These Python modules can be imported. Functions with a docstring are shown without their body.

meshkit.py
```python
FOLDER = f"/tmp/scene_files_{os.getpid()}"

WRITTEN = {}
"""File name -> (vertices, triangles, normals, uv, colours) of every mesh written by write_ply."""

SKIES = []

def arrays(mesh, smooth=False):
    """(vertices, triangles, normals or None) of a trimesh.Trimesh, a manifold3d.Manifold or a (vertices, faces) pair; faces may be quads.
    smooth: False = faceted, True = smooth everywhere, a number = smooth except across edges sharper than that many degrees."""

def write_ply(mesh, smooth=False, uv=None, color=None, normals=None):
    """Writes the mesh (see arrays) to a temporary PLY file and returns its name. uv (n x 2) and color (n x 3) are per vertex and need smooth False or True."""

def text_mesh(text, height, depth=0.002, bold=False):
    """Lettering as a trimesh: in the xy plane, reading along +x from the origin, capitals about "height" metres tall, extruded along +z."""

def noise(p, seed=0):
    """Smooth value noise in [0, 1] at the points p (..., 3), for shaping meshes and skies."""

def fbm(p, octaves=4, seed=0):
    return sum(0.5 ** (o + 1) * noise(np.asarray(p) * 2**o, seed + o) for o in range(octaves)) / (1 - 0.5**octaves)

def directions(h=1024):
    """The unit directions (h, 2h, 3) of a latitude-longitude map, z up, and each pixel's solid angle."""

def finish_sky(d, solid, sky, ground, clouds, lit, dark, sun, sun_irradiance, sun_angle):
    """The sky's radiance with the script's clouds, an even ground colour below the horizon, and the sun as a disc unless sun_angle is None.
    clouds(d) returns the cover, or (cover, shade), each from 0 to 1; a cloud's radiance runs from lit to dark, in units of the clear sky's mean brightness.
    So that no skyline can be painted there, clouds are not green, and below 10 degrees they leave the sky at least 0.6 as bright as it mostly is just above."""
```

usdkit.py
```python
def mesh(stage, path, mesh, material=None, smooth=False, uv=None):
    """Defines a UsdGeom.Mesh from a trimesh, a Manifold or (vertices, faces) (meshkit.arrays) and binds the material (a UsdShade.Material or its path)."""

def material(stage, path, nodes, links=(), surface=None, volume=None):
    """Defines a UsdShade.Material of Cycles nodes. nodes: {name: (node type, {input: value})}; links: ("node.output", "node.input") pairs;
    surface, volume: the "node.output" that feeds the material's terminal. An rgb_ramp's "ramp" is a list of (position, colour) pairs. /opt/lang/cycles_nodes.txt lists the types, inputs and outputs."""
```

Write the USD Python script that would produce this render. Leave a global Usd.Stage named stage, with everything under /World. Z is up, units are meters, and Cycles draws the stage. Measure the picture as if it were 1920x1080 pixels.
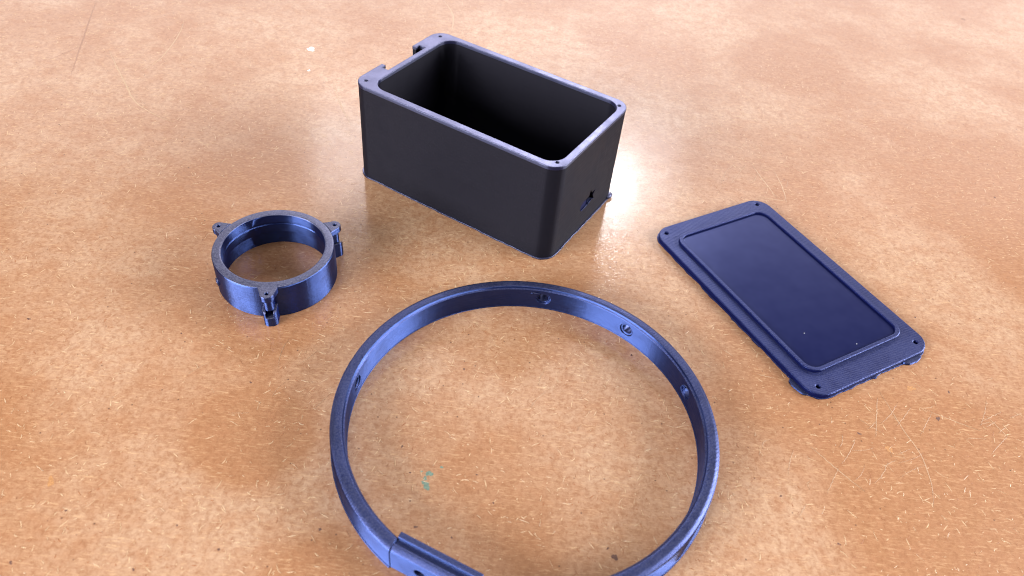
import math, random
import numpy as np, trimesh, manifold3d as m3, usdkit, meshkit
from shapely.geometry import Polygon, Point, LineString, box as sbox
from shapely import affinity
from pxr import Usd, UsdGeom, UsdLux, Gf, Sdf, UsdShade

stage = Usd.Stage.CreateInMemory()
UsdGeom.SetStageUpAxis(stage, UsdGeom.Tokens.z)
UsdGeom.SetStageMetersPerUnit(stage, 1.0)
world = UsdGeom.Xform.Define(stage, '/World')
stage.SetDefaultPrim(world.GetPrim())
MM = 0.001
PI = math.pi
rng = np.random.default_rng(7)

# ------------------------------------------------------------------ camera
F_PX, PITCH, ROLL, CAM_H = 1457.66, 0.7700, -0.1100, 0.2318
PITCH, ROLL = 0.7697, -0.1099
cam = UsdGeom.Camera.Define(stage, '/World/camera')
fw = np.array([0, math.cos(PITCH), -math.sin(PITCH)])
r0 = np.array([1.0, 0, 0]); u0 = np.cross(r0, fw)
cr, sr = math.cos(ROLL), math.sin(ROLL)
rr, uu = cr * r0 - sr * u0, sr * r0 + cr * u0
M = Gf.Matrix4d(*[float(x) for x in (*rr, 0, *uu, 0, *(-fw), 0, 0, 0, CAM_H, 1)])
cam.AddTransformOp().Set(M)
cam.CreateHorizontalApertureAttr(36.0); cam.CreateVerticalApertureAttr(20.25)
cam.CreateFocalLengthAttr(36.0 * F_PX / 1920)
cam.CreateClippingRangeAttr(Gf.Vec2f(0.01, 100))
cam.CreateFStopAttr(16.0); cam.CreateFocusDistanceAttr(0.34)
cam.CreateExposureAttr(0.0)


# ------------------------------------------------------------------ lamps: windows and room
def rect_light(name, pos, target, w, h, power, color=(1, 1, 1)):
    """An area lamp of w x h metres at pos that shines towards target; power is its radiance."""
    l = UsdLux.RectLight.Define(stage, '/World/' + name)
    pos, target = np.array(pos, float), np.array(target, float)
    z = pos - target; z /= np.linalg.norm(z)
    x = np.cross([0, 0, 1.0], z)
    x = np.array([1.0, 0, 0]) if np.linalg.norm(x) < 1e-6 else x / np.linalg.norm(x)
    y = np.cross(z, x)
    l.AddTransformOp().Set(Gf.Matrix4d(*[float(v) for v in (*x, 0, *y, 0, *z, 0, *pos, 1)]))
    l.CreateWidthAttr(w); l.CreateHeightAttr(h)
    l.CreateIntensityAttr(power); l.CreateColorAttr(Gf.Vec3f(*color))
    return l


def polar(az, el, d):
    a, e = math.radians(az), math.radians(el)
    return (d * math.cos(e) * math.cos(a), 0.27 + d * math.cos(e) * math.sin(a), d * math.sin(e))


T = (0, 0.27, 0)
rect_light('window_back', polar(93, 35, 2.6), T, 1.35, 0.36, 7.0, (0.96, 0.94, 1.0))
rect_light('bright_window_back', polar(83.8, 35.6, 2.7), T, 0.36, 0.09, 90.0, (0.95, 0.95, 1.0))
rect_light('bright_wall_back', polar(93, 24, 3.4), T, 6.4, 1.7, 1.9, (1.0, 0.93, 0.98))
rect_light('window_right', polar(2, 17, 2.2), T, 1.7, 1.0, 24.0, (0.94, 0.95, 1.0))
rect_light('window_left', polar(222, 17, 2.2), T, 1.7, 1.0, 25.0, (0.94, 0.95, 1.0))
rect_light('ceiling_lamp', (-0.35, -0.05, 2.4), T, 1.7, 1.7, 2.6, (1.0, 0.98, 0.95))

# ------------------------------------------------------------------ helpers
counts = {}


def path_for(name, parent=None):
    base = (str(parent.GetPath()) if parent is not None else '/World') + '/' + name
    k = counts.get(base, 0); counts[base] = k + 1
    return base if k == 0 else f'{base}_{k:03d}'


def thing(name, label, cat, loc=(0, 0, 0), rotz=0.0, group=None, kind=None):
    x = UsdGeom.Xform.Define(stage, path_for(name))
    x.AddTranslateOp().Set(Gf.Vec3d(*[float(v) * MM for v in loc]))
    x.AddRotateZOp().Set(math.degrees(rotz))
    p = x.GetPrim()
    p.SetCustomDataByKey('label', label)
    p.SetCustomDataByKey('category', cat)
    if group: p.SetCustomDataByKey('group', group)
    if kind: p.SetCustomDataByKey('kind', kind)
    return p


def part(name, mesh, mat, parent, label=None, smooth=28, kind=None):
    v, f, _ = meshkit.arrays(mesh)
    m = usdkit.mesh(stage, path_for(name, parent), trimesh.Trimesh(v * MM, f, process=False), mat, smooth=smooth)
    if label: m.GetPrim().SetCustomDataByKey('label', label)
    if kind: m.GetPrim().SetCustomDataByKey('kind', kind)
    return m.GetPrim()


def ext(poly, z0, z1):
    """A shapely polygon (with holes) pulled up from z0 to z1, as a Manifold in millimetres."""
    out = m3.Manifold()
    for g in getattr(poly, 'geoms', [poly]):
        rings = [np.array(g.exterior.coords)[:-1]] + [np.array(i.coords)[:-1] for i in g.interiors]
        out += m3.Manifold.extrude(m3.CrossSection(rings, m3.FillRule.EvenOdd), z1 - z0).translate((0, 0, z0))
    return out


def soft_ext(poly, z0, z1, c=0.4, bottom=False):
    """ext() with its upper outer and inner edges stepped round in three thin layers."""
    m = ext(poly, z0, z1 - c)
    for k in range(4):
        a0, a1 = k / 4 * PI / 2, (k + 1) / 4 * PI / 2
        m += ext(poly.buffer(-c * (1 - math.cos((a0 + a1) / 2))), z1 - c + c * math.sin(a0), z1 - c + c * math.sin(a1))
    return m


def rrect(x0, x1, y0, y1, r):
    return sbox(x0 + r, y0 + r, x1 - r, y1 - r).buffer(r, quad_segs=16)


def cyl(r, h, n=32, r2=None):
    return m3.Manifold.cylinder(h, r, r if r2 is None else r2, n)


def revolve(profile, n=240):
    return m3.Manifold.revolve(m3.CrossSection([np.array(profile, float)]), n)


# ------------------------------------------------------------------ materials
LOOKS = '/World/Looks/'
UsdGeom.Scope.Define(stage, '/World/Looks')


def plastic(name, base, tint, wall_rough=0.4, top_rough=0.42, aniso=1.0, layer=0.25, spec=0.5, top_grain=0.25, worn=0.0, diag=0.0, ior=2.6, cloud=1.0, top_tint=None, top_ior=2.25, vstreak=0.2):
    """Printed plastic: walls carry layer lines (gloss stretched up and down), tops are matt strands of filament."""
    n = {
        'tc': ('texture_coordinate', {}),
        'mm': ('vector_math', {'math_type': 'scale', 'scale': 1000.0}),
        'geo': ('geometry', {}),
        'sep': ('separate_xyz', {}),
        'absz': ('math', {'math_type': 'absolute'}),
        'istop': ('map_range', {'from_min': 0.6, 'from_max': 0.8, 'clamp': True}),
        # layers of the print on the walls
        'lmap': ('mapping', {'scale': (0.03, 0.03, 1.1)}),
        'lnoise': ('noise_texture', {'scale': 1.0, 'detail': 4.0, 'roughness': 0.65}),
        'vmap': ('mapping', {'scale': (0.7, 0.7, 0.025)}), 'vnoise': ('noise_texture', {'scale': 1.0, 'detail': 3.0, 'roughness': 0.6}),
        'lsum': ('math', {'math_type': 'multiply_add', 'value2': vstreak}),
        'lbump': ('bump', {'strength': layer, 'distance': 0.0003}),
        'bev': ('bevel', {'samples': 6, 'radius': 0.0005}),
        # strands on the tops
        'smap': ('mapping', {'rotation': (0, 0, 0.785)}),
        'strand': ('wave_texture', {'scale': 0.3, 'distortion': 1.2, 'detail': 2.0, 'detail_scale': 0.6}),
        'tnoise': ('noise_texture', {'scale': 1.4, 'detail': 3.0, 'roughness': 0.6}),
        'tsum': ('math', {'math_type': 'multiply_add', 'value2': diag}),
        'tbump': ('bump', {'strength': top_grain, 'distance': 0.0002}),
        # slow changes of sheen, small pale scuffs
        'cloud': ('noise_texture', {'scale': 0.12, 'detail': 3.0}),
        'wr': ('map_range', {'from_min': 0.3, 'from_max': 0.7, 'to_min': wall_rough - 0.07, 'to_max': wall_rough + 0.07}),
        'tr': ('map_range', {'from_min': 0.3, 'from_max': 0.7, 'to_min': top_rough - 0.06 * cloud, 'to_max': top_rough + 0.1 * cloud}),
        'scuff': ('noise_texture', {'scale': 2.1, 'detail': 5.0, 'roughness': 0.75}),
        'scuffm': ('map_range', {'from_min': 0.42, 'from_max': 0.66, 'to_min': 0.0, 'to_max': worn, 'clamp': True}),
        'col': ('mix', {'color1': base, 'color2': (0.20, 0.20, 0.26)}),
        'wall': ('principled_bsdf', {'base_color': base, 'ior': ior, 'specular_ior_level': spec, 'specular_tint': tint,
                                     'anisotropic': aniso, 'anisotropic_rotation': 0.25, 'tangent': (0.03, 0.02, 1.0)}),
        'top': ('principled_bsdf', {'ior': top_ior, 'specular_ior_level': 0.5, 'specular_tint': top_tint or (0.24, 0.32, 0.88)}),
        'mixs': ('mix_closure', {}),
    }
    l = [('tc.object', 'mm.vector1'), ('geo.true_normal', 'sep.vector'), ('sep.z', 'absz.value1'), ('absz.value', 'istop.value'),
         ('mm.vector', 'lmap.vector'), ('lmap.vector', 'lnoise.vector'), ('mm.vector', 'vmap.vector'), ('vmap.vector', 'vnoise.vector'), ('vnoise.fac', 'lsum.value1'), ('lnoise.fac', 'lsum.value3'), ('lsum.value', 'lbump.height'), ('bev.bevel', 'lbump.normal'),
         ('mm.vector', 'smap.vector'), ('smap.vector', 'strand.vector'), ('mm.vector', 'tnoise.vector'),
         ('strand.fac', 'tsum.value1'), ('tnoise.fac', 'tsum.value3'), ('tsum.value', 'tbump.height'), ('bev.bevel', 'tbump.normal'),
         ('mm.vector', 'cloud.vector'), ('cloud.fac', 'wr.value'), ('cloud.fac', 'tr.value'),
         ('mm.vector', 'scuff.vector'), ('scuff.fac', 'scuffm.value'), ('scuffm.result', 'col.fac'),
         ('wr.result', 'wall.roughness'), ('tr.result', 'top.roughness'), ('lbump.normal', 'wall.normal'), ('tbump.normal', 'top.normal'),
         ('col.color', 'top.base_color'),
         ('istop.result', 'mixs.fac'), ('wall.BSDF', 'mixs.closure1'), ('top.BSDF', 'mixs.closure2')]
    return usdkit.material(stage, LOOKS + name, n, l, surface='mixs.closure')


BLUE = (0.0025, 0.0035, 0.018)
TINT = (0.20, 0.33, 0.95)
NAVY = (0.0048, 0.0065, 0.042)
m_ring = plastic('ring_plastic', BLUE, TINT, layer=0.45, diag=0.22, top_grain=0.35, worn=0.2)
m_clip = plastic('clip_plastic', BLUE, TINT, layer=0.4, wall_rough=0.36, worn=0.55, vstreak=0.3, top_tint=(0.6, 0.62, 1.0))
m_lid = plastic('lid_plastic', NAVY, TINT, diag=0.35, top_grain=0.6, worn=0.15, top_rough=0.42, spec=0.05, ior=1.5, top_ior=2.2)
m_panel = plastic('panel_plastic', NAVY, TINT, top_grain=0.02, top_rough=0.27, spec=0.1, ior=1.5, cloud=0.2, top_ior=2.1)
m_box = plastic('box_plastic', (0.0085, 0.008, 0.0115), (0.85, 0.8, 1.0), layer=0.4, wall_rough=0.45, aniso=0.95, spec=0.05, ior=1.5, vstreak=0.6)
m_rim = plastic('rim_plastic', (0.012, 0.012, 0.03), (0.62, 0.66, 1.0), wall_rough=0.4, top_rough=0.38, spec=0.3, ior=1.6, top_tint=(0.6, 0.62, 1.0), top_ior=2.8)


def board():
    # worn, oilier areas of the board: centre (mm) and radius
    rust = [((185, 150, 0), 75), ((250, 330, 0), 70), ((-85, 150, 0), 24), ((265, 215, 0), 45), ((160, 480, 0), 40), ((-40, 95, 0), 30)]
    n = {
        'geo': ('geometry', {}),
        'mm': ('vector_math', {'math_type': 'scale', 'scale': 1000.0}),
        'big': ('noise_texture', {'scale': 0.012, 'detail': 4.0, 'roughness': 0.55}),
        'mid': ('noise_texture', {'scale': 0.13, 'detail': 5.0, 'roughness': 0.65, 'distortion': 0.6}),
        'fine': ('noise_texture', {'scale': 0.5, 'detail': 4.0, 'roughness': 0.78, 'distortion': 0.5}),
        # fibres pressed into the board, in three directions
        'fm1': ('mapping', {'rotation': (0, 0, 0.5), 'scale': (0.22, 1.6, 1)}), 'f1': ('noise_texture', {'scale': 1.0, 'detail': 2.0, 'distortion': 1.2}),
        'fm2': ('mapping', {'rotation': (0, 0, 1.6), 'scale': (0.2, 1.5, 1), 'location': (30, 7, 0)}), 'f2': ('noise_texture', {'scale': 1.0, 'detail': 2.0, 'distortion': 1.2}),
        'fm3': ('mapping', {'rotation': (0, 0, 2.6), 'scale': (0.25, 1.7, 1), 'location': (3, 71, 0)}), 'f3': ('noise_texture', {'scale': 1.0, 'detail': 2.0, 'distortion': 1.2}),
        'fx12': ('math', {'math_type': 'maximum'}), 'fx': ('math', {'math_type': 'maximum'}),
        'fmask': ('map_range', {'from_min': 0.6, 'from_max': 0.8, 'clamp': True}),
        'bigr': ('map_range', {'from_min': 0.40, 'from_max': 0.60, 'clamp': True}),
        'midr': ('map_range', {'from_min': 0.42, 'from_max': 0.66, 'to_max': 0.55, 'clamp': True}),
        'finer': ('map_range', {'from_min': 0.42, 'from_max': 0.64, 'to_max': 0.6, 'clamp': True}),
        'c1': ('mix', {'color1': (0.50, 0.31, 0.19), 'color2': (0.38, 0.182, 0.085)}),
        'c2': ('mix', {'color2': (0.37, 0.162, 0.07)}),
        'c3': ('mix', {'color2': (0.26, 0.105, 0.042)}),
        'c4': ('mix', {'color2': (0.72, 0.46, 0.25)}),
        'f4': ('math', {'math_type': 'multiply', 'value2': 0.55}),
        # dark pin specks
        'vor': ('voronoi_texture', {'scale': 0.28, 'randomness': 1.0}),
        'vs': ('separate_color', {}),
        'spk': ('map_range', {'from_min': 0.05, 'from_max': 0.12, 'to_min': 1.0, 'to_max': 0.0, 'clamp': True}),
        'few': ('math', {'math_type': 'greater_than', 'value2': 0.72}),
        'spm': ('math', {'math_type': 'multiply'}), 'spm2': ('math', {'math_type': 'multiply', 'value2': 0.8}),
        'c5': ('mix', {'color2': (0.09, 0.045, 0.03)}),
        # relief and worn varnish
        'hs': ('math', {'math_type': 'multiply_add', 'value2': 0.6}),
        'bump': ('bump', {'strength': 0.4, 'distance': 0.00006}), 'cbump': ('bump', {'strength': 0.4, 'distance': 0.00007}),
        'rr': ('map_range', {'from_min': 0.3, 'from_max': 0.7, 'to_min': 0.36, 'to_max': 0.46}),
        'p': ('principled_bsdf', {'ior': 1.5, 'specular_ior_level': 0.38, 'coat_weight': 0.5, 'coat_roughness': 0.08}),
    }
    l = [('geo.position', 'mm.vector1')]
    last = 'big.fac'
    for k, (c, r) in enumerate(rust):
        n[f'rd{k}'] = ('vector_math', {'math_type': 'distance', 'vector2': c})
        n[f'rm{k}'] = ('map_range', {'range_type': 'smoothstep', 'from_min': r * 0.3, 'from_max': r * 1.2, 'to_min': 0.3, 'to_max': 0.0, 'clamp': True})
        n[f'ra{k}'] = ('math', {'math_type': 'add'})
        l += [('mm.vector', f'rd{k}.vector1'), (f'rd{k}.value', f'rm{k}.value'), (f'rm{k}.result', f'ra{k}.value1'), (last, f'ra{k}.value2')]
        last = f'ra{k}.value'
    for k in ('big', 'mid', 'fine', 'fm1', 'fm2', 'fm3', 'vor'):
        l.append(('mm.vector', k + '.vector'))
    for k in '123':
        l.append((f'fm{k}.vector', f'f{k}.vector'))
    l += [('f1.fac', 'fx12.value1'), ('f2.fac', 'fx12.value2'), ('fx12.value', 'fx.value1'), ('f3.fac', 'fx.value2'), ('fx.value', 'fmask.value'),
          (last, 'bigr.value'), ('mid.fac', 'midr.value'), ('fine.fac', 'finer.value'),
          ('bigr.result', 'c1.fac'), ('c1.color', 'c2.color1'), ('midr.result', 'c2.fac'), ('c2.color', 'c3.color1'), ('finer.result', 'c3.fac'),
          ('c3.color', 'c4.color1'), ('fmask.result', 'f4.value1'), ('f4.value', 'c4.fac'),
          ('vor.distance', 'spk.value'), ('vor.color', 'vs.color'), ('vs.r', 'few.value1'), ('spk.result', 'spm.value1'), ('few.value', 'spm.value2'),
          ('spm.value', 'spm2.value1'), ('spm2.value', 'c5.fac'), ('c4.color', 'c5.color1'), ('c5.color', 'p.base_color'),
          ('fine.fac', 'hs.value1'), ('fx.value', 'hs.value3'), ('hs.value', 'bump.height'), ('bump.normal', 'p.normal'), ('hs.value', 'cbump.height'), ('cbump.normal', 'p.coat_normal'),
          ('mid.fac', 'rr.value'), ('rr.result', 'p.roughness')]
    return usdkit.material(stage, LOOKS + 'hardboard', n, l, surface='p.BSDF')


def plain(name, col, rough=0.5, spec=0.5):
    return usdkit.material(stage, LOOKS + name, {
        'oi': ('geometry', {}), 'mm': ('vector_math', {'math_type': 'scale', 'scale': 1500.0}), 'n': ('noise_texture', {'scale': 1.0, 'detail': 3.0}),
        'mr': ('map_range', {'from_min': 0.3, 'from_max': 0.7, 'to_min': 0.75, 'to_max': 1.2}),
        'c': ('mix', {'mix_type': 'multiply', 'fac': 1.0, 'color1': col}),
        'p': ('principled_bsdf', {'roughness': rough, 'specular_ior_level': spec})},
        [('oi.position', 'mm.vector1'), ('mm.vector', 'n.vector'), ('n.fac', 'mr.value'), ('mr.result', 'c.color2'), ('c.color', 'p.base_color')], surface='p.BSDF')


m_board = board()
m_fibre = plain('pale_fibre', (0.64, 0.43, 0.25), 0.25, 0.8)
m_fibre_dark = plain('brown_fibre', (0.33, 0.13, 0.05), 0.5)
m_scratch = plain('scratch', (0.50, 0.32, 0.19), 0.4)
m_mark = plain('dark_scratch', (0.36, 0.20, 0.13), 0.5)
m_green = plain('green_paint', (0.16, 0.23, 0.17), 0.5)
m_white = plain('white_fleck', (0.85, 0.83, 0.85), 0.5)
m_orange = plain('orange_spot', (0.44, 0.21, 0.08), 0.5)
m_stain = plain('brown_stain', (0.47, 0.235, 0.115), 0.36)
m_dust = plain('dust', (0.30, 0.30, 0.36), 0.6)
m_speck = plain('dark_speck', (0.13, 0.06, 0.04), 0.6)


# ------------------------------------------------------------------ where a point of the photograph lies on the bench (mm)
def at(px, py, z=0.0):
    X, Y = px - 960, 540 - py
    X, Y = math.cos(-ROLL) * X - math.sin(-ROLL) * Y, math.sin(-ROLL) * X + math.cos(-ROLL) * Y
    d = X / F_PX * r0 + Y / F_PX * u0 + fw
    t = (z - CAM_H * 1000) / d[2]
    return np.array([0, 0, CAM_H * 1000.0]) + t * d


# ------------------------------------------------------------------ the bench top
bench = thing('workbench', 'worn tan hardboard bench top with pale fibres, scratches and small stains under all the printed parts', 'workbench', kind='structure')
part('board_top', ext(sbox(-900, -350, 900, 1150), -18, 0), m_board, bench, smooth=False)


def ribbon(pts, w, z, lift=0.03):
    """A thin low strip of width w along the points: a fibre or a scratch burr, a little raised along its middle."""
    pts = np.asarray(pts, float)[:, :2]
    t = np.gradient(pts, axis=0); t /= np.linalg.norm(t, axis=1)[:, None] + 1e-9
    nrm = np.stack([-t[:, 1], t[:, 0]], 1)
    k = len(pts); s = np.sin(np.linspace(0.12, PI - 0.12, k))[:, None]
    a, b = pts + nrm * w / 2 * s, pts - nrm * w / 2 * s
    v = np.vstack([np.c_[a, np.full(k, z)], np.c_[pts, np.full(k, z + lift)], np.c_[b, np.full(k, z)]])
    f = []
    for i in range(k - 1):
        for o in (0, k):
            f += [[i + o, i + o + k, i + o + k + 1], [i + o, i + o + k + 1, i + o + 1]]
    return v, np.array(f)


def fibres(n, lo, hi, wlo, whi, seed):
    r = np.random.default_rng(seed)
    V, Fc, off, made = [], [], 0, 0
    while made < n:
        # more of them where the camera comes near; spread over the part of the bench that is seen
        x, y = r.uniform(-360, 420), r.uniform(60, 680)
        if meshkit.fbm(np.array([x * 0.018, y * 0.018, seed]), 3) < r.uniform(0.25, 0.62):
            continue
        L = lo + (hi - lo) * r.random() ** 2.5
        a = r.uniform(0, PI); c = r.normal(0, 0.5) / max(L, 1.5)
        s = np.linspace(-L / 2, L / 2, 5)
        th = a + c * s + r.normal(0, 0.05, 5)
        p = np.cumsum(np.c_[np.cos(th), np.sin(th)] * (L / 4), axis=0) + (x, y)
        v, f = ribbon(p, r.uniform(wlo, whi), 0.012, r.uniform(0.02, 0.06))
        V.append(v); Fc.append(f + off); off += len(v); made += 1
    return np.vstack(V), np.vstack(Fc)


part('pale_fibres', fibres(18000, 0.5, 4.0, 0.14, 0.36, 3), m_fibre, bench, smooth=True, kind='stuff')
part('brown_fibres', fibres(8000, 0.4, 2.5, 0.15, 0.4, 5), m_fibre_dark, bench, smooth=True, kind='stuff')


def scratch(px, w=0.4, mat=None, label=None):
    p = np.array([at(*q)[:2] for q in px])
    d = np.r_[0, np.cumsum(np.linalg.norm(np.diff(p, axis=0), axis=1))]
    s = np.linspace(0, d[-1], 24)
    from scipy.interpolate import PchipInterpolator
    q = np.c_[PchipInterpolator(d, p[:, 0])(s), PchipInterpolator(d, p[:, 1])(s)] + rng.normal(0, 0.08, (24, 2))
    part('scratch', ribbon(q, w, 0.02, 0.05), mat or m_scratch, bench, smooth=True, label=label)


scratch([(205, 95), (232, 150), (262, 198), (330, 230)], 0.9, label='pale curved scratch at the upper left')
scratch([(345, 35), (310, 100), (265, 135)], 0.6)
scratch([(1650, 735), (1690, 800), (1735, 870), (1750, 950)], 0.35)
scratch([(1645, 745), (1642, 820)], 0.3)
scratch([(1520, 838), (1570, 880), (1622, 922)], 0.35)
scratch([(1735, 768), (1790, 790), (1838, 808)], 0.3)
scratch([(1420, 702), (1455, 710)], 0.35)
scratch([(1450, 320), (1470, 360), (1475, 380)], 0.5)
scratch([(1408, 305), (1440, 350), (1458, 372)], 0.5)
scratch([(1425, 370), (1480, 378)], 0.5)
scratch([(830, 0), (850, 40), (846, 60)], 1.0)
scratch([(625, 150), (640, 200), (660, 235)], 0.6)
scratch([(1850, 780), (1890, 820)], 0.3)
scratch([(1225, 1005), (1233, 1022)], 0.5)
scratch([(1355, 655), (1375, 668)], 0.3)
scratch([(181, 0), (160, 60), (133, 140)], 0.9, m_mark, 'dark straight scratch at the upper left')
scratch([(150, 85), (110, 105), (80, 115)], 0.6, m_mark)


# many faint criss-cross scratches where tools were dragged over the board
sr_ = np.random.default_rng(77)
for cx_, cy_, spread, ang, n_ in ((1700, 800, 130, -2.2, 16), (1450, 340, 45, -2.3, 6), (1560, 900, 90, -2.0, 8), (1850, 800, 60, -2.4, 6), (520, 720, 120, 0.6, 6), (300, 160, 120, -0.7, 5), (1050, 720, 120, -2.0, 5)):
    for _ in range(n_):
        x_, y_ = cx_ + sr_.normal(0, spread * 0.7), cy_ + sr_.normal(0, spread * 0.5)
        L_, a_ = sr_.uniform(15, 60), ang + sr_.normal(0, 0.45)
        bend = sr_.normal(0, 4)
        dx, dy = L_ * math.cos(a_), -L_ * math.sin(a_)
        scratch([(x_ - dx / 2, y_ - dy / 2), (x_ + bend, y_ + bend * 0.5), (x_ + dx / 2, y_ + dy / 2)], sr_.uniform(0.1, 0.2))


def patch(px, py, size, mat, name, label, seed, stretch=1.0, rot=0.0, z=0.035, squash=1.0):
    c = at(px, py)
    r = np.random.default_rng(seed)
    a = np.linspace(0, 2 * PI, 28, endpoint=False)
    rad = size * (1 + 0.22 * np.sin(2 * a + r.uniform(0, 6)) + 0.16 * np.sin(3 * a + r.uniform(0, 6)) + 0.1 * np.sin(5 * a + r.uniform(0, 6)))
    q = np.c_[rad * np.cos(a) * stretch, rad * np.sin(a) * squash]
    q = q @ np.array([[math.cos(rot), math.sin(rot)], [-math.sin(rot), math.cos(rot)]]) + c[:2]
    v = np.vstack([np.c_[q, np.full(28, 0.005)], [[*c[:2], z]]])
    f = np.array([[i, (i + 1) % 28, 28] for i in range(28)])
    part(name, (v, f), mat, bench, label, smooth=True)


for k, (x, y, s) in enumerate([(805, 888, 1.1), (797, 897, 0.7), (795, 905, 0.8), (800, 912, 1.2), (828, 876, 0.5), (790, 884, .4)]):
    patch(x, y, s, m_green, 'paint_stain', 'green paint spot inside the large ring', 20 + k)
patch(583, 92, 2.0, m_white, 'paint_fleck', 'small white fleck on the bench left of the box', 40, 1.3)
patch(579, 132, 0.8, m_white, 'paint_fleck', 'tiny white fleck on the bench below the larger fleck', 41)
patch(95, 903, 1.1, m_orange, 'orange_spot', None, 42, 1.0, 0.4, squash=1.5)
patch(1667, 842, 1.2, m_orange, 'orange_spot', None, 43, 1.2)
patch(1708, 728, 1.3, m_orange, 'orange_spot', None, 44, 1.2)
for k, (x, y, s) in enumerate([(1806, 36, 1.3), (1611, 813, .7), (1759, 785, 1.0), (1464, 930, .5), (1573, 1020, .6), (779, 988, .6), (1153, 1045, 1.2),
                               (54, 598, .7), (600, 992, .5), (124, 957, .5), (20, 1055, .6), (470, 717, .5), (340, 625, .4), (600, 993, .5), (332, 985, .4),
                               (1663, 656, .7), (1716, 595, .5), (870, 692, .5), (754, 837, .5), (769, 886, .4), (410, 1030, .5), (250, 1068, .5), (1184, 666, .6),
                               (1779, 735, .6), (1865, 370, .7), (1140, 1028, .5), (925, 943, .4), (847, 1008, .4), (894, 890, .4), (112, 234, .7)]):
    patch(x, y, s * 0.7, m_speck, 'dark_speck', None, 60 + k, 1.4, rng.uniform(0, 3))

# ------------------------------------------------------------------ project box
BX, BY, BA = -18.20, 311.84, -0.49
BX, BY, BA = -18.2, 311.84, -0.4905
H = 49.9
YO, YI = 32.8, 29.7
box = thing('project_box', 'open black printed box with small screw holes in its bright top rim', 'box', (BX, BY, 0), BA)
outline = rrect(-54.3, 53.9, -YO, YO, 7.0)
slot = Polygon([(-60, -11.6), (-52.3, -11.6), (-52.3, -14.2), (-48.5, -14.2), (-48.5, 14.2), (-52.3, 14.2), (-52.3, 11.6), (-60, 11.6)])
outline = outline.difference(slot)
cavity = rrect(-46.0, 50.9, -YI, YI, 7.5)
wall_poly = outline.difference(cavity)
holes = [(sx * 50, sy * 28.1) for sx in (-1, 1) for sy in (-1, 1)]
hp = [Point(*q).buffer(0.85, quad_segs=8) for q in holes]
rim_poly = wall_poly
for q in hp:
    rim_poly = rim_poly.difference(q)
shell = ext(outline, 0.5, 3.0) + ext(wall_poly, 3.0, 38) + ext(rim_poly, 38, H - 1.6)
stad = LineString([(-2.6, 13.0), (4.2, 13.6)]).buffer(2.3, quad_segs=10)
star = Polygon([(4.6 + (5.2 if k % 2 == 0 else 2.2) * math.cos(k * PI / 5 + 0.5), 14.4 + (4.6 if k % 2 == 0 else 2.0) * math.sin(k * PI / 5 + 0.5)) for k in range(10)])


def on_end(poly, x0, x1):
    return ext(poly, 0, x1 - x0).rotate((90, 0, 0)).rotate((0, 0, 90)).translate((x0, 0, 0))


shell -= on_end(stad, 52.9, 60) + on_end(star, 40, 60)
part('strand_bridge', on_end(stad.difference(star.buffer(0.25)).buffer(-0.1), 52.6, 53.1), m_lid, box, 'blue sagging strands across the hole in the right end')
part('shell', shell, m_box, box, 'black ribbed walls and floor')
part('rim', soft_ext(rim_poly.buffer(0.12, join_style='mitre'), H - 1.6, H, 0.35), m_rim, box, 'paler top rim with four screw holes')


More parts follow.
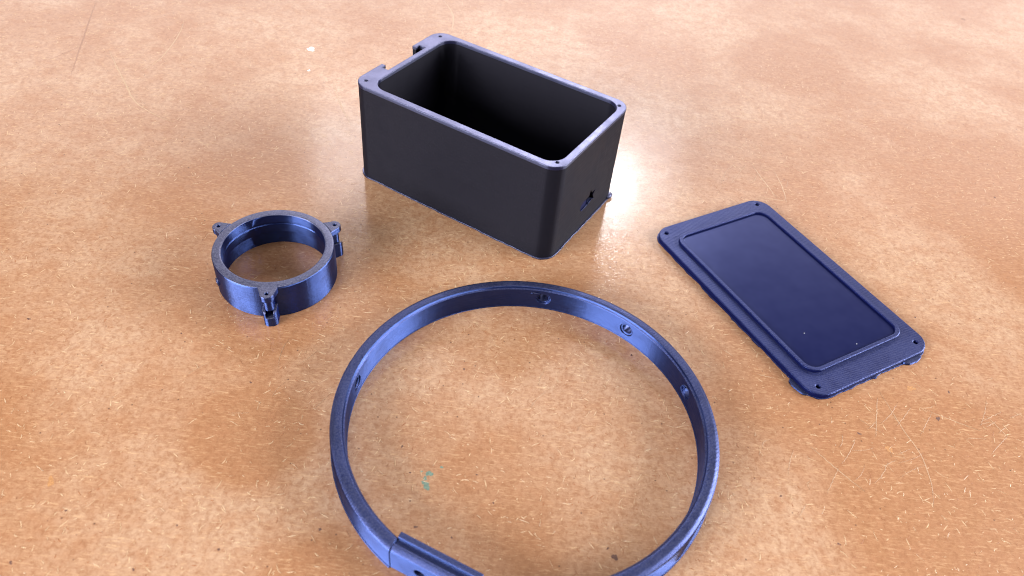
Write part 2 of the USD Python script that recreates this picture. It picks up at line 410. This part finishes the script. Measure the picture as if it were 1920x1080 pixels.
def ragged(poly, d, amp, freq, seed):
    q = np.array(poly.buffer(d).segmentize(0.7).exterior.coords)[:-1]
    n = meshkit.fbm(np.c_[q * freq, np.full(len(q), seed * 3.7)], 3) - 0.45
    t = np.roll(q, -1, 0) - np.roll(q, 1, 0); t /= np.linalg.norm(t, axis=1)[:, None]
    return Polygon(q + np.c_[t[:, 1], -t[:, 0]] * (n * amp)[:, None]).buffer(0)


part('foot_brim', ext(ragged(outline, 0.8, 1.2, 0.25, 1), 0.02, 0.6), m_rim, box, 'thin uneven first layer around the foot')
part('foot_blob', m3.Manifold.sphere(1, 20).scale((1.6, 2.6, 1.2)).translate((54.0, 27.5, 1.2)), m_rim, box)

# ------------------------------------------------------------------ lid
LX, LY, LA = 119.76, 257.82, -1.0
lid = thing('box_lid', 'flat blue-black printed lid with a raised lip, lying right of the box', 'lid', (LX, LY, 0), -1.0)
lo = rrect(-54.0, 55.0, -33.4, 33.4, 8.0)
lp = lo
for q in [(sx * 50, sy * 28.1) for sx in (-1, 1) for sy in (-1, 1)]:
    lp = lp.difference(Point(*q).buffer(0.95, quad_segs=8))
part('plate', soft_ext(lp, 0.4, 2.5, 0.5), m_lid, lid)
ro_, ri_ = rrect(-45.8, 45.0, -27.4, 27.4, 6.5), rrect(-44.0, 43.2, -25.6, 25.6, 5.0)
part('lip', soft_ext(ro_.difference(ri_), 2.5, 3.9, 0.35), m_lid, lid, 'raised rounded lip that fits inside the box')
part('panel', ext(ri_.buffer(-0.15), 2.45, 3.0), m_panel, lid, 'smooth glossy middle of the lid')
part('foot_brim', ext(ragged(lo, 0.5, 1.6, 0.35, 4), 0.02, 0.35), m_lid, lid, 'ragged first layer around the lid')


for px_, py_ in ((1508, 625), (1606, 645)):
    w_ = at(px_, py_, 3.0)[:2] - (LX, LY)
    part('dust_speck', m3.Manifold.sphere(0.24, 12).scale((1, 1.3, 0.5)).translate((w_[0] * math.cos(LA) + w_[1] * math.sin(LA), -w_[0] * math.sin(LA) + w_[1] * math.cos(LA), 3.1)), m_dust, lid)


def flake(x, y, rx, ry, rot, seed, z1, mat, label):
    q = ragged(affinity.rotate(affinity.scale(Point(x, y).buffer(1, quad_segs=12), rx, ry), rot), 0.05, 0.9, 0.8, seed)
    part('loose_flake', ext(q.difference(lo), 0.36, z1), mat, lid, label)


flake(55.2, 20.5, 2.2, 5.0, 0, 5, 1.3, m_ring, 'pale frayed flake of brim at the right corner')
flake(46.0, -34.0, 4.5, 1.9, 8, 6, 0.9, m_ring, 'frayed flake of brim at the near corner')
flake(55.2, -1.5, 1.2, 1.1, 0, 7, 0.7, m_lid, None)
flake(20.0, -33.4, 3.5, 0.8, 0, 8, 0.7, m_lid, None)

# ------------------------------------------------------------------ large ring
RX, RY, RO, RI, RH = 10.07, 166.31, 68.0, 62.9, 10.76
ring = thing('large_ring', 'large thin blue-black printed hoop with screw holes, in front of the box', 'ring', (RX, RY, 0))
prof = [(RI, 0), (RO, 0), (RO + 0.1, 0.6), (RO, 1.2), (RO, RH - 1.6), (RO - 0.35, RH - 0.8), (RO - 1.2, RH - 0.2), (RO - 1.9, RH), (RI + 1.5, RH), (RI + 0.9, RH - 0.15), (RI + 0.5, RH - 0.7), (RI, RH - 1.1)]
band = revolve(prof, 360)
BAZ = math.radians(-112.0)
keep = affinity.rotate(sbox(50, -14.3, 80, 14.3), math.degrees(BAZ), origin=(0, 0))
band -= ext(keep, -1, 20)


def radial(r, a_deg, rc0, rc1, z, sy=1.0):
    """A round bore along a radius at azimuth a_deg and height z."""
    c = cyl(r, rc1 - rc0, 28).scale((1, sy, 1)).rotate((0, 90, 0)).translate((rc0, 0, z))
    return c.rotate((0, 0, a_deg))


for a in (87, 53.4, 20.0, 171.7):
    band -= radial(2.1, a, 58, 72, RH / 2)
    band -= radial(2.9, a, 58, 63.5, RH / 2)
part('band', band, m_ring, ring)
bp = [(59.4, 0), (66.3, 0), (66.3, RH - 2.0), (65.9, RH - 1.0), (64.7, RH - 0.15), (64.3, RH), (63.7, RH - 0.1), (63.5, RH - 1.1), (61.6, RH - 1.1), (61.45, RH + 0.1), (61.1, RH + 0.25), (59.8, RH + 0.25), (59.4, RH - 0.1)]
b = m3.Manifold.extrude(m3.CrossSection([np.array(bp)]), 28.4).translate((0, 0, -14.2)).rotate((90, 0, 0)).rotate((0, 0, math.degrees(BAZ)))
b -= radial(1.9, -115.2, 55, 75, RH / 2)
part('joining_block', b, m_ring, ring, 'straight grooved block with a screw hole where the hoop is joined')


def tube(pts, r, n=8):
    out = m3.Manifold()
    for a, c in zip(pts[:-1], pts[1:]):
        s1, s2 = m3.Manifold.sphere(r, n).translate(tuple(map(float, a))), m3.Manifold.sphere(r, n).translate(tuple(map(float, c)))
        out += m3.Manifold.batch_hull([s1, s2])
    return out


def on_wall(az, z, rad):
    return (rad * math.cos(math.radians(az)), rad * math.sin(math.radians(az)), z)


part('loose_strand', tube([on_wall(a, z, 62.65) for a, z in ((22.6, 3.4), (22.9, 4.6), (22.7, 6.2), (21.9, 7.6), (20.6, 8.4), (19.2, 8.4))], 0.16), m_clip, ring, 'pale hooked filament on the inner wall')
part('loose_strand', tube([on_wall(a, z, 62.65) for a, z in ((88.5, 8.2), (91.0, 8.5), (91.8, 8.2))], 0.16), m_clip, ring)
part('foot_brim', revolve([(RI - 0.25, 0.02), (RO + 0.45, 0.02), (RO + 0.35, 0.4), (RI - 0.2, 0.4)], 240) - ext(keep, -1, 20), m_ring, ring)

# ------------------------------------------------------------------ small clamp ring
SX, SY, SO, SH = -98.34, 231.58, 24.2, 15.95
clip = thing('clamp_ring', 'small deep blue-black printed ring with three screw ears, left of the box', 'ring', (SX, SY, 0))
sp = [(21.3, 0), (SO - 0.2, 0), (SO, 0.3), (SO, SH - 0.7), (SO - 0.25, SH - 0.25), (SO - 0.8, SH), (20.9, SH), (20.5, SH - 0.3), (20.4, SH - 0.8), (20.4, 11.8), (21.2, 11.4), (21.2, 10.7), (20.9, 10.3), (21.1, 6.4), (21.3, 6.0)]
cb = revolve(sp, 240)
cb -= radial(1.2, -142.6, 18, 30, 7.2)
part('band', cb, m_clip, clip)
hub = radial(1.7, -142.6, 23.6, 24.7, 7.2) - radial(0.9, -142.6, 18, 30, 7.2)
part('hole_collar', hub, m_clip, clip)
for az in (161.0, 40.5, -79.0):
    ear = Point(26.9, 0).buffer(2.75, quad_segs=12).union(Polygon([(23.4, -3.9), (26.9, -2.75), (26.9, 2.75), (23.4, 3.9)])).difference(Point(0, 0).buffer(23.9, quad_segs=60))
    ear = ear.difference(Point(27.2, 0).buffer(0.75, quad_segs=8))
    e = soft_ext(ear, SH - 2.7, SH - 0.1, 0.35)
    ep = part('mounting_ear', e.rotate((0, 0, az)), m_clip, clip)
    neck = sbox(23.9, -1.9, 26.6, 1.9).union(Point(26.6, 0).buffer(1.9, quad_segs=12)).difference(Point(0, 0).buffer(24.05, quad_segs=60))
    nk = ext(neck, 7.6, SH - 2.7)
    part('neck', nk.rotate((0, 0, az)), m_clip, ep)
    lg = rrect(21, 29.6, -2.75, 2.75, 2.3).difference(Point(0, 0).buffer(24.05, quad_segs=60))
    l = ext(lg, 0, 7.2)
    l -= ext(sbox(24.6, -1.5, 40, 1.5), 4.3, 20)
    l -= m3.Manifold.cube((8, 12, 8)).rotate((0, 38, 0)).translate((28.0, -6, 7.6))
    part('lower_lug', l.rotate((0, 0, az)), m_clip, clip, 'forked lug at the foot of the wall')
